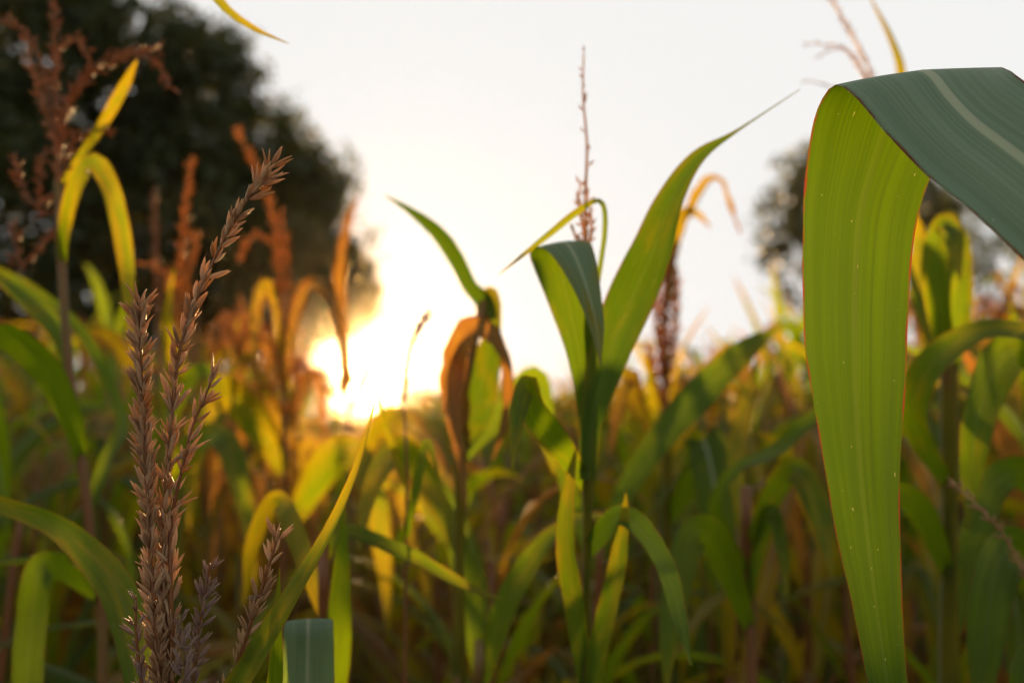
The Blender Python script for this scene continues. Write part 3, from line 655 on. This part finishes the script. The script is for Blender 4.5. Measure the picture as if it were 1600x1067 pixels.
Mp.leaf([(1484, 900, 1.3, 26), (1440, 800, 1.25, 50, 10), (1400, 780, 1.2, 50, 20), (1370, 860, 1.15, 44), (1350, 980, 1.1, 3)], .1)
Mp2 = Plant((1640, 1150, 1.15), 'maize plant with dark hanging leaves at the right edge')
Mp2.stalk([(1640, 1150, 1.15), (1642, 900, 1.15), (1640, 640, 1.15), (1636, 520, 1.15)], .011, .006)
Mp2.leaf([(1638, 600, 1.15, 26), (1600, 545, 1.12, 70, 10), (1560, 570, 1.1, 80, 20), (1530, 650, 1.08, 62, 20), (1518, 740, 1.08, 40), (1512, 830, 1.08, 3)], .0)
Mp2.leaf([(1640, 800, 1.15, 26), (1600, 740, 1.12, 60, 10), (1550, 760, 1.1, 60, 20), (1520, 860, 1.08, 50), (1500, 990, 1.05, 3)], .05)
Mp2.leaf([(1640, 720, 1.15, 26), (1700, 640, 1.12, 60, 10), (1760, 700, 1.1, 60, 20), (1790, 860, 1.08, 3)], .05)
Mp2.leaf([(1642, 960, 1.15, 26), (1590, 860, 1.05, 70, 10), (1555, 900, 1.0, 70, 20), (1540, 1010, .98, 56), (1530, 1150, .95, 3)], .0)
Mp3 = Plant((1720, 1200, .95), 'maize plant at the right edge with a thin reddish drooping tassel branch')
Mp3.stalk([(1720, 1200, .95), (1722, 1060, .95), (1715, 960, .95)], .010, .005)
Mp3.tassel([([(1715, 960, .95), (1665, 980, .95), (1615, 915, .95), (1560, 825, .95), (1488, 752, .95)], .006, 2), ([(1715, 960, .95), (1740, 860, .95), (1760, 760, .95)], .006)], length=.009)
Mp3.leaf([(1720, 1100, .95, 30), (1660, 1010, .93, 60, 10), (1610, 1050, .9, 60), (1590, 1180, .9, 4)], .05)

# --- N: tassel and tips over the folded leaf
N_ = Plant((1382, 1000, 1.45), 'maize plant whose thin tassel tops out over the folded leaf')
N_.stalk([(1382, 1000, 1.45), (1384, 700, 1.45), (1385, 400, 1.45), (1380, 200, 1.45)], .010, .004)
N_.tassel([([(1380, 200, 1.45), (1362, 120, 1.45), (1340, 70, 1.45), (1312, 22, 1.45), (1290, -20, 1.45), (1270, -70, 1.45)], .006, 3), ([(1378, 190, 1.45), (1352, 118, 1.42), (1328, 82, 1.42), (1305, 72, 1.42), (1254, 68, 1.42)], .013, 1),
           ([(1378, 190, 1.45), (1345, 112, 1.42), (1322, 80, 1.42), (1300, 78, 1.42), (1272, 92, 1.42)], .014, 1), ([(1378, 220, 1.45), (1320, 150, 1.42), (1285, 132, 1.42), (1256, 126, 1.42)], .014, 1)], length=.008)
N_.leaf([(1384, 330, 1.45, 10), (1405, 180, 1.44, 18, 20), (1408, 110, 1.43, 17, 20), (1390, 55, 1.42, 12, 30), (1362, 0, 1.41, 4, 30), (1350, -40, 1.41, 1)], .34)
N_.leaf([(1384, 460, 1.45, 16), (1350, 330, 1.46, 26, 30), (1320, 220, 1.47, 24, 30), (1280, 160, 1.5, 16, 30), (1250, 200, 1.5, 3)], .1) if False else None
N_.leaf([(1384, 620, 1.45, 20), (1340, 480, 1.5, 40, 20), (1310, 420, 1.5, 40, 20), (1290, 520, 1.5, 30), (1280, 620, 1.5, 3)], .1)

# --- O: a tall plant just outside the frame whose leaf tip hangs in from above
O = Plant((-260, 900, .95), 'tall maize plant beyond the left edge, one leaf tip hanging into the sky')
O.stalk([(-260, 900, .95), (-255, 400, .95), (-250, 0, .95), (-240, -250, .95)], .011, .006)
O.leaf([(-245, -120, .95, 30), (-160, -290, .94, 62, 20), (20, -350, .92, 70, 30), (190, -250, .90, 56, 40), (290, -90, .88, 38, 40), (340, 0, .87, 20, 40), (395, 44, .86, 11, 40), (452, 69, .85, 1, 30)], .12)
O.leaf([(-252, 100, .95, 30), (-330, -60, .94, 62, 20), (-430, -60, .92, 60, 30), (-520, 120, .90, 4, 40)], .05)


# ------------------------------------------------------------------ ground
def ground():
    xs = np.linspace(-90, 90, 61); ys = np.linspace(-25, 125, 51)
    V = [(x, y, .03 * math.sin(x * 1.3) * math.cos(y * .9) - .03) for y in ys for x in xs]
    mb = MB(); mb.add(V, grid_faces(51, 61), [(v[0], v[1]) for v in V])
    o = link('ground', mb.mesh('ground', M_SOIL)); o['kind'] = 'structure'; o['label'] = 'dark bare soil under the maize rows'
ground()


# ------------------------------------------------------------------ field plants
def arc_leaf(mb, rng, z0, az, length, width, lift, droop, n=15, nu=4, fold=None):
    """one leaf: leaves the stalk upward, arches over and hangs"""
    ca, sa = math.cos(az), math.sin(az)
    p = np.array([ca * .008, sa * .008, z0]); th = lift; ds = length / (n - 1)
    pts = [p.copy()]; ths = [th]; tw0 = rng.uniform(-.5, .5); side = rng.uniform(-.35, .35)
    fk = fold if fold else 9
    for j in range(1, n):
        t = j / (n - 1)
        th -= droop * ds / length * (0.35 + 1.5 * t) + (1.3 if abs(t - fk) < .5 / (n - 1) else 0)
        th = max(th, -1.5)
        a2 = az + side * t
        p = p + ds * np.array([math.cos(th) * math.cos(a2), math.cos(th) * math.sin(a2), math.sin(th)])
        pts.append(p.copy()); ths.append(th)
    mid = np.array(pts); t = np.linspace(0, 1, n)
    prof = np.interp(t, [0, .08, .3, .55, .8, .93, 1], [.45, .75, 1, .92, .58, .25, .01]) * width
    tg = np.gradient(mid, axis=0); tg /= np.linalg.norm(tg, axis=1, keepdims=True)
    s0 = np.array([-sa, ca, 0.0]); Le = []; Re = []
    for j in range(n):
        s_ = s0 - tg[j] * np.dot(s0, tg[j]); s_ /= np.linalg.norm(s_); nn = np.cross(s_, tg[j]); tw = tw0 * 2.0 * t[j]
        s_ = s_ * math.cos(tw) + nn * math.sin(tw)
        Le.append(mid[j] - s_ * prof[j] / 2); Re.append(mid[j] + s_ * prof[j] / 2)
    ribbon(mb, np.array(Re), np.array(Le), nu, rng.uniform(.08, .22), rng.uniform(.02, .06), rng.uniform(3, 6), rng.uniform(0, 6))


def tassel_mesh(rng, z0, mat):
    mb = MB(); nb = rng.randint(4, 8)
    for b in range(nb + 1):
        az = rng.uniform(0, 6.28); ln = .26 if b == 0 else rng.uniform(.12, .2); out = .01 if b == 0 else rng.uniform(.05, .13); sag = 0 if b == 0 else rng.uniform(0, .07)
        zb = z0 + (0 if b == 0 else rng.uniform(0, .09))
        q = np.array([[math.cos(az) * out * t ** .8, math.sin(az) * out * t ** .8, zb + ln * t - sag * t * t * 1.4] for t in np.linspace(0, 1, 12)])
        tube(mb, q, np.linspace(.0022, .0008, 12), 4)
        add_spikelets(mb, spikelet_places(q, .010, .0075, 3, rng, start=.1), SPI)
    return mb.mesh('tassel', mat, smooth=False)


class Proto:
    pass


def make_proto(seed, H, tassel):
    rng = random.Random(seed); p = Proto(); p.H = H
    mb = MB(); zs = np.linspace(0, H * .93, 30); t = zs / zs[-1]
    wob = rng.uniform(-.04, .04); wob2 = rng.uniform(-.04, .04)
    q = np.c_[wob * t ** 2, wob2 * t ** 2, zs]
    tube(mb, q,   .0145 - .008 * t + .003 * np.exp(-((t * 10 % 1) - .5) ** 2 * 80), 6)
    p.stalk = mb.mesh('stalk', M_STALK); p.leaves = []
    az = rng.uniform(0, 6.28); nl = rng.randint(13, 15)
    for i in range(nl):
        f = i / (nl - 1); z0 = H * (.24 + .66 * f)
        mb = MB()
        up = f ** 1.5
        arc_leaf(mb, rng, 0, 0, rng.uniform(.62, .88) * (1 - .42 * up), rng.uniform(.030, .060) * (1 - .2 * up), rng.uniform(1.1, 1.4) + .08 * up, rng.uniform(.3, 2.4) - .2 * up, fold=rng.choice([None, None, rng.uniform(.3, .6)]))
        az += math.pi + rng.uniform(-.5, .5)
        dry = max(0, rng.uniform(-.15, .27) + (.10 if f < .35 else 0) + (.45 if rng.random() < .13 else 0))
        p.leaves.append((mb.mesh('leaf', M_LEAF), Vector((wob * (z0 / H) ** 2, wob2 * (z0 / H) ** 2, z0)), az, dry))
    p.tassel = tassel_mesh(rng, 0, rng.choice([M_SPIKE, M_SPIKE_GOLD])) if tassel else None
    p.tip = Vector((wob, wob2, H * .92)); p.ear = None
    if rng.random() < .6:
        mb = MB(); tt = np.linspace(0, 1, 10)
        e0 = np.array([.02, 0, H * .5]); tube(mb, np.c_[e0[0] + .05 * tt, 0 * tt, e0[2] + .19 * tt], .024 * np.sin(np.pi * (.12 + .86 * tt)) + .003, 8)
        p.ear = mb.mesh('ear', M_HUSK)
    return p


protos = [make_proto(100 + i, 1.9, i % 2 == 0) for i in range(12)]


def place_plant(x, y, top, rng, label, group, gold, bare, look):
    p = rng.choice(protos[1::2] if bare else protos); s = top / p.H
    label = label % (('tasselled ' if p.tassel else 'blurred ') + look)
    e = empty('maize_plant', (x, y, -.02), label, 'maize plant', group)
    e.rotation_euler = (rng.uniform(-.06, .06), rng.uniform(-.06, .06), rng.uniform(0, 6.28)); e.scale = (max(.9, s), max(.9, s), s)
    link('stalk', p.stalk, e)
    for me, loc, az, dry in p.leaves:
        o = link('leaf', me, e); o.location = loc; o.rotation_euler = (0, 0, az); o['dryness'] = max(0.0, min(1.0, dry + gold))  # gold carries painted sun glow as well as real drying
    if p.tassel: o = link('tassel', p.tassel, e, kind='stuff'); o.location = p.tip
    if p.ear: link('ear', p.ear, e)
    return e


def top_for(px, d, rng):
    """height of the canopy: the field stands taller at both sides of the picture than in the middle"""
    if 390 < px < 495 and 3.4 < d < 8.5: lo, hi = 490, 570
    elif px < 470: lo, hi = (500, 640) if d > 2.4 else (600, 760)
    elif px < 640: lo, hi = (620, 720) if d > 2.4 else (720, 860)
    elif px < 1040: lo, hi = (600, 680) if d > 2.4 else (655, 780)
    elif px < 1230: lo, hi = (540, 650) if d > 2.4 else (630, 760)
    else: lo, hi = (435, 600) if d > 2.4 else (580, 740)
    py = rng.uniform(lo, hi)
    return max(1.35, min(2.35, CAM.z + d * (680 - py) / FPX))


def sun_lane(x, y):
    """the sun's line of sight to the front tassel and the folded leaf: plants there stay lower"""
    for x0, z0, hw, dz in ((-.19, 1.62, .26, .24), (.19, 1.72, .14, .08)):
        if y > .7 and abs(x - (x0 + (y - .62) * SUN.x / SUN.y)) < hw + .012 * y: return z0 - dz + (y - .62) * SUN.z / SUN.y
    return 9.0


rngf = random.Random(21)
spots = []
rowang = math.radians(14)
for i in range(-90, 91):
    for j in range(0, 480):
        a = i * .50 + rngf.uniform(-.11, .11); b = j * .155 + rngf.uniform(-.06, .06)
        x = a * math.cos(rowang) - b * math.sin(rowang); y = a * math.sin(rowang) + b * math.cos(rowang)
        if y < .9 or y > 62: continue
        if abs(x) > y * .50 + 1.0: continue
        spots.append((x, y))
near = []
far = []
heroes = [(o.location.x, o.location.y) for o in col.objects if o.name.startswith('maize_plant')]
for (x, y) in spots:
    if y < 1.35: continue
    if min((x - hx) ** 2 + (y - hy) ** 2 for hx, hy in heroes) < .12 ** 2: continue
    px = 800 + x / y * FPX
    if y < 1.7 and rngf.random() < .2: continue
    near.append((y, x, px)) if y < 7.0 and abs(x) < .46 * y + .22 else far.append((y, x, px))
near.sort()
ind, extra = near[:268], near[268:]
for n_, (y, x, px) in enumerate(ind):
    top = top_for(px, y, rngf); lane = sun_lane(x, y); bare = lane < 9 or rngf.random() < .3
    top = max(1.15, min(top, lane))
    gold = rngf.uniform(-.12, .12) + (.35 if rngf.random() < .16 else 0) + .30 * math.exp(-((px - 560) / 240) ** 2) + (.14 if px > 1400 and y > 3 else 0) + (.34 if 330 < px < 510 and y > 2.6 else 0)  # random drying, plus the sun's golden glow painted as dryness round its column
    if px < 470: where, grp = 'left of the sun', 'maize rows left of the sun'
    elif px < 700: where, grp = 'straight below the sun', 'maize rows below the sun'
    elif px < 1000: where, grp = 'behind the central plant', 'maize rows behind the central plant'
    elif px < 1250: where, grp = 'between central plant and folded leaf', 'maize rows beside the folded leaf'
    else: where, grp = 'behind and right of the folded leaf', 'maize rows behind the folded leaf'
    look = 'withered orange' if gold > .36 else 'yellowing' if gold > .14 else 'green'
    row = 'nearest rows' if y < 2.6 else 'middle rows' if y < 4.2 else 'rear rows'
    place_plant(x, y, top, rngf, '%s maize plant in the ' + row + ' ' + where, grp, gold, bare, look)

# the rest of the field, one mass
tmpl = []
for k_ in range(6):
    rng = random.Random(500 + k_); lf = MB(); az = rng.uniform(0, 6)
    for i in range(10):
        f = i / 9; z0 = 1.9 * (.30 + .58 * f); m1 = MB()
        arc_leaf(m1, rng, 0, 0, rng.uniform(.6, .85) * (1 - .4 * f), rng.uniform(.04, .07), rng.uniform(1.05, 1.35) + .1 * f, rng.uniform(.5, 2.4) - .3 * f, n=9, nu=2)
        V = np.vstack(m1.v); ca, sa = math.cos(az), math.sin(az)
        V = np.c_[V[:, 0] * ca - V[:, 1] * sa, V[:, 0] * sa + V[:, 1] * ca, V[:, 2] + z0]
        lf.add(V, m1.f, np.vstack(m1.uv)); az += math.pi + rng.uniform(-.5, .5)
    st = MB(); tube(st, [(0, 0, 0), (0, 0, 1.0), (0, 0, 1.9)], [.012, .01, .004], 4, cap=False)
    if k_ % 2: tube(st, [(0, 0, 1.85), (.01, 0, 1.97), (.02, .01, 2.08)], [.006, .008, .004], 4)
    for a3 in (0.5, 2.5, 4.4): tube(st, [(0, 0, 1.85), (.04 * math.cos(a3), .04 * math.sin(a3), 1.95), (.09 * math.cos(a3), .09 * math.sin(a3), 1.99)], [.004, .006, .003], 4) if k_ % 2 else None
    tmpl.append((np.vstack(lf.v), np.array(lf.f), np.vstack(lf.uv), np.vstack(st.v), st.f, np.vstack(st.uv)))
lots = [MB(), MB(), MB()]; lst = MB()
rng = random.Random(77)
# rows beside and behind the camera shade the foot of the crop as the rest of the field does
side = []
for i in range(-14, 15):
    for j in range(-14, 9):
        x, y = i * .42 + rng.uniform(-.12, .12), j * .20 + rng.uniform(-.06, .06)
        if y > 1.45 or (y > -.4 and abs(x) < .75 + .5 * max(y, 0)) or (y <= -.4 and abs(x) < .3): continue
        side.append((y, x, None))
for (y, x, px) in extra + far + side:
    if y > 12 and rng.random() < (.5 if y < 30 else .75): continue
    LV, LF, LU, SV, SF, SU = rng.choice(tmpl); a = rng.uniform(0, 6.28); top = rng.uniform(1.2, 1.6) if px is None else top_for(px, min(y, 10), rng); top = max(1.3, min(top, 2.15, sun_lane(x, y))); s = top / 1.9
    ca, sa = math.cos(a), math.sin(a); M2 = np.array([[ca, sa, 0], [-sa, ca, 0], [0, 0, 1]]) * s
    off = np.array([x, y, -.02])
    lots[rng.choice([0, 0, 0, 1, 1, 2])].add(LV @ M2 + off, LF.tolist(), LU)
    if y < 30: lst.add(SV @ M2 + off, SF, SU)
fe = None
for mb_, dr in zip(lots, (.08, .32, .7)):
    o = link('maize_field' if fe is None else 'foliage', mb_.mesh('maize_field', M_LEAF), fe); o['dryness'] = dr; o['kind'] = 'stuff'
    if fe is None:
        fe = o; o['label'] = 'far mass of blurred maize reaching back to the trees'; o['category'] = 'maize field'
o = link('stalks', lst.mesh('stalks', M_SPIKE_GOLD), fe); o['kind'] = 'stuff'


# ------------------------------------------------------------------ trees
def tree(name, label, base, lobes, n_clump, per, leaf, mat, seed, trunk_r=.35, clump_r=.55, hollow=.55):
    """lobes: (centre, radii) in world metres; clumps of leaf faces gather towards each lobe's skin"""
    rng = np.random.default_rng(seed); rr = random.Random(seed)
    base = np.array(base, float)
    e = empty(name, base, label, 'tree', 'trees around the maize field')
    pf = []
    for c_, r_ in lobes:
        for k in range(9):
            d = rng.normal(size=3); d /= np.linalg.norm(d); f = rng.uniform(.16, .34)
            pf.append((np.array(c_) + d * np.array(r_) * rng.uniform(.88, 1.12), np.array(r_) * f))
    lobes0 = lobes; lobes = list(lobes) + pf
    mb = MB()
    cen = np.mean([l[0] for l in lobes], axis=0)
    fork = base + (cen - base) * np.array([.5, .5, .45])
    tube(mb, [base - np.array([0, 0, .3]), base * .6 + fork * .4 + np.array([.1, .1, 0]), fork, fork + (cen - fork) * .8], [trunk_r * 1.25, trunk_r * .9, trunk_r * .7, trunk_r * .3], 10, n=14)
    link('trunk', mb.mesh('trunk', M_BARK, origin=base), e)
    mb = MB()
    vol = np.array([np.prod(l[1]) ** (2 / 3) for l in lobes]); vol /= vol.sum()
    cl = []
    for c_, r_ in lobes0:
        c_ = np.array(c_); r_ = np.array(r_)
        for k in range(3):
            d = rng.normal(size=3); d /= np.linalg.norm(d); d[2] = abs(d[2]) * .6; tip = c_ + d * r_ * .75
            m1 = fork + (tip - fork) * .5 + rng.normal(size=3) * .3
            tube(mb, [fork, m1, tip], [trunk_r * .35, trunk_r * .2, trunk_r * .05], 5, n=8, cap=False)
    link('branches', mb.mesh('branches', M_BARK, origin=base), e)
    for k in range(n_clump):
        c_, r_ = lobes[rng.choice(len(lobes), p=vol)]
        d = rng.normal(size=3); d /= np.linalg.norm(d)
        cl.append(np.array(c_) + d * np.array(r_) * (hollow + (1.04 - hollow) * rng.random() ** .6))
    cl = np.array(cl); N = n_clump * per
    ce = np.repeat(cl, per, 0) + rng.normal(size=(N, 3)) * clump_r * np.repeat(rng.uniform(.5, 1.1, (n_clump, 1)), per, 0) * .55
    a = rng.normal(size=(N, 3)); a /= np.linalg.norm(a, axis=1, keepdims=True)
    b = rng.normal(size=(N, 3)); b -= a * np.sum(a * b, 1, keepdims=True); b /= np.linalg.norm(b, axis=1, keepdims=True)
    sz = leaf * rng.uniform(.6, 1.3, (N, 1))
    V = np.stack([ce - a * sz, ce + b * sz * .5, ce + a * sz, ce - b * sz * .5], 1).reshape(-1, 3) - base
    me = bpy.data.meshes.new('crown'); idx = np.arange(N * 4).reshape(N, 4)
    me.from_pydata(V.tolist(), [], idx.tolist()); me.update(); me.materials.append(mat)
    link('crown', me, e)
    return e


def lobe(x, y, d, rx, ry, rz=None):
    """crown lobe seen at pixel x, y at depth d with half sizes in pixels"""
    c_ = P(x, y, d); s = d / FPX
    return (np.array(c_), np.array([rx * s, (rz or (rx + ry) / 2) * s, ry * s]))


DT = 38.0
gx = P(230, 680, DT)
tree('tree', 'large dark leafy tree rising behind the tassels left of the sun', (gx.x, gx.y, 0),
     [lobe(120, 130, DT, 200, 190), lobe(260, 190, DT - 1, 160, 150), lobe(350, 250, DT, 130, 140), lobe(430, 260, DT + 1, 70, 100), lobe(300, 370, DT - 2, 180, 150), lobe(440, 380, DT, 110, 130), lobe(500, 290, DT, 40, 60), lobe(200, 450, DT - 1, 180, 150),
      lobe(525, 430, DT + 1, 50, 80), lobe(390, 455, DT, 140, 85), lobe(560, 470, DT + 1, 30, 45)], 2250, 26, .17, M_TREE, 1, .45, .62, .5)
gx = P(-150, 680, 34)
tree('tree', 'dark tree reaching in from the upper left corner', (gx.x, gx.y, 0), [lobe(-120, 60, 34, 220, 260), lobe(30, 20, 34, 130, 150), lobe(-60, 330, 34, 200, 210), lobe(60, 340, 33, 120, 160)], 1000, 26, .17, M_TREE, 2, .4, .75)
gx = P(545, 680, 44)
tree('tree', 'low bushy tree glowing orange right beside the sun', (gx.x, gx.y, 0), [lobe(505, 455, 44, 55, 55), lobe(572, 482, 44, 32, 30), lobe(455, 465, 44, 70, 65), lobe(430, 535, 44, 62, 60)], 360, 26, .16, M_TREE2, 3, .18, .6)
gx = P(1330, 680, 46)
tree('tree', 'loose round tree standing behind the folded leaf', (gx.x, gx.y, 0), [lobe(1222, 320, 46, 40, 66), lobe(1290, 340, 46, 80, 100), lobe(1370, 330, 46, 90, 110), lobe(1205, 385, 46, 34, 34), lobe(1450, 330, 46, 50, 40), lobe(1245, 470, 46, 30, 24)], 330, 22, .15, M_TREE, 4, .28, .5, .3)
gx = P(1500, 680, 50)
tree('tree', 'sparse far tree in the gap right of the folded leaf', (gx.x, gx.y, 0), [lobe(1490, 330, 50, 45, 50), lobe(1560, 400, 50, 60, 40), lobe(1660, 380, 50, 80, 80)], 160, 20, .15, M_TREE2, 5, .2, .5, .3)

# ------------------------------------------------------------------ added air volume standing in for the lens glow round the sun
hb = MB()
x0, x1, y0, y1, z0, z1 = -92, 92, -27, 127, -1.1, 32
hb.add([(x0, y0, z0), (x1, y0, z0), (x1, y1, z0), (x0, y1, z0), (x0, y0, z1), (x1, y0, z1), (x1, y1, z1), (x0, y1, z1)],
       [(3, 2, 1, 0), (4, 5, 6, 7), (0, 1, 5, 4), (1, 2, 6, 5), (2, 3, 7, 6), (3, 0, 4, 7)], [(0, 0)] * 8)
mh, th = new_mat('haze')
pv = th.nodes.new('ShaderNodeVolumePrincipled'); pv.inputs['Color'].default_value = rgb(.97, .88, .68)
pv.inputs['Density'].default_value = .0002; pv.inputs['Anisotropy'].default_value = .97
oh = th.nodes.new('ShaderNodeOutputMaterial'); th.links.new(pv.outputs[0], oh.inputs['Volume'])
ho = link('haze', hb.mesh('haze', mh, smooth=False)); ho['kind'] = 'stuff'; ho['label'] = 'warm evening haze filling the air over the field'
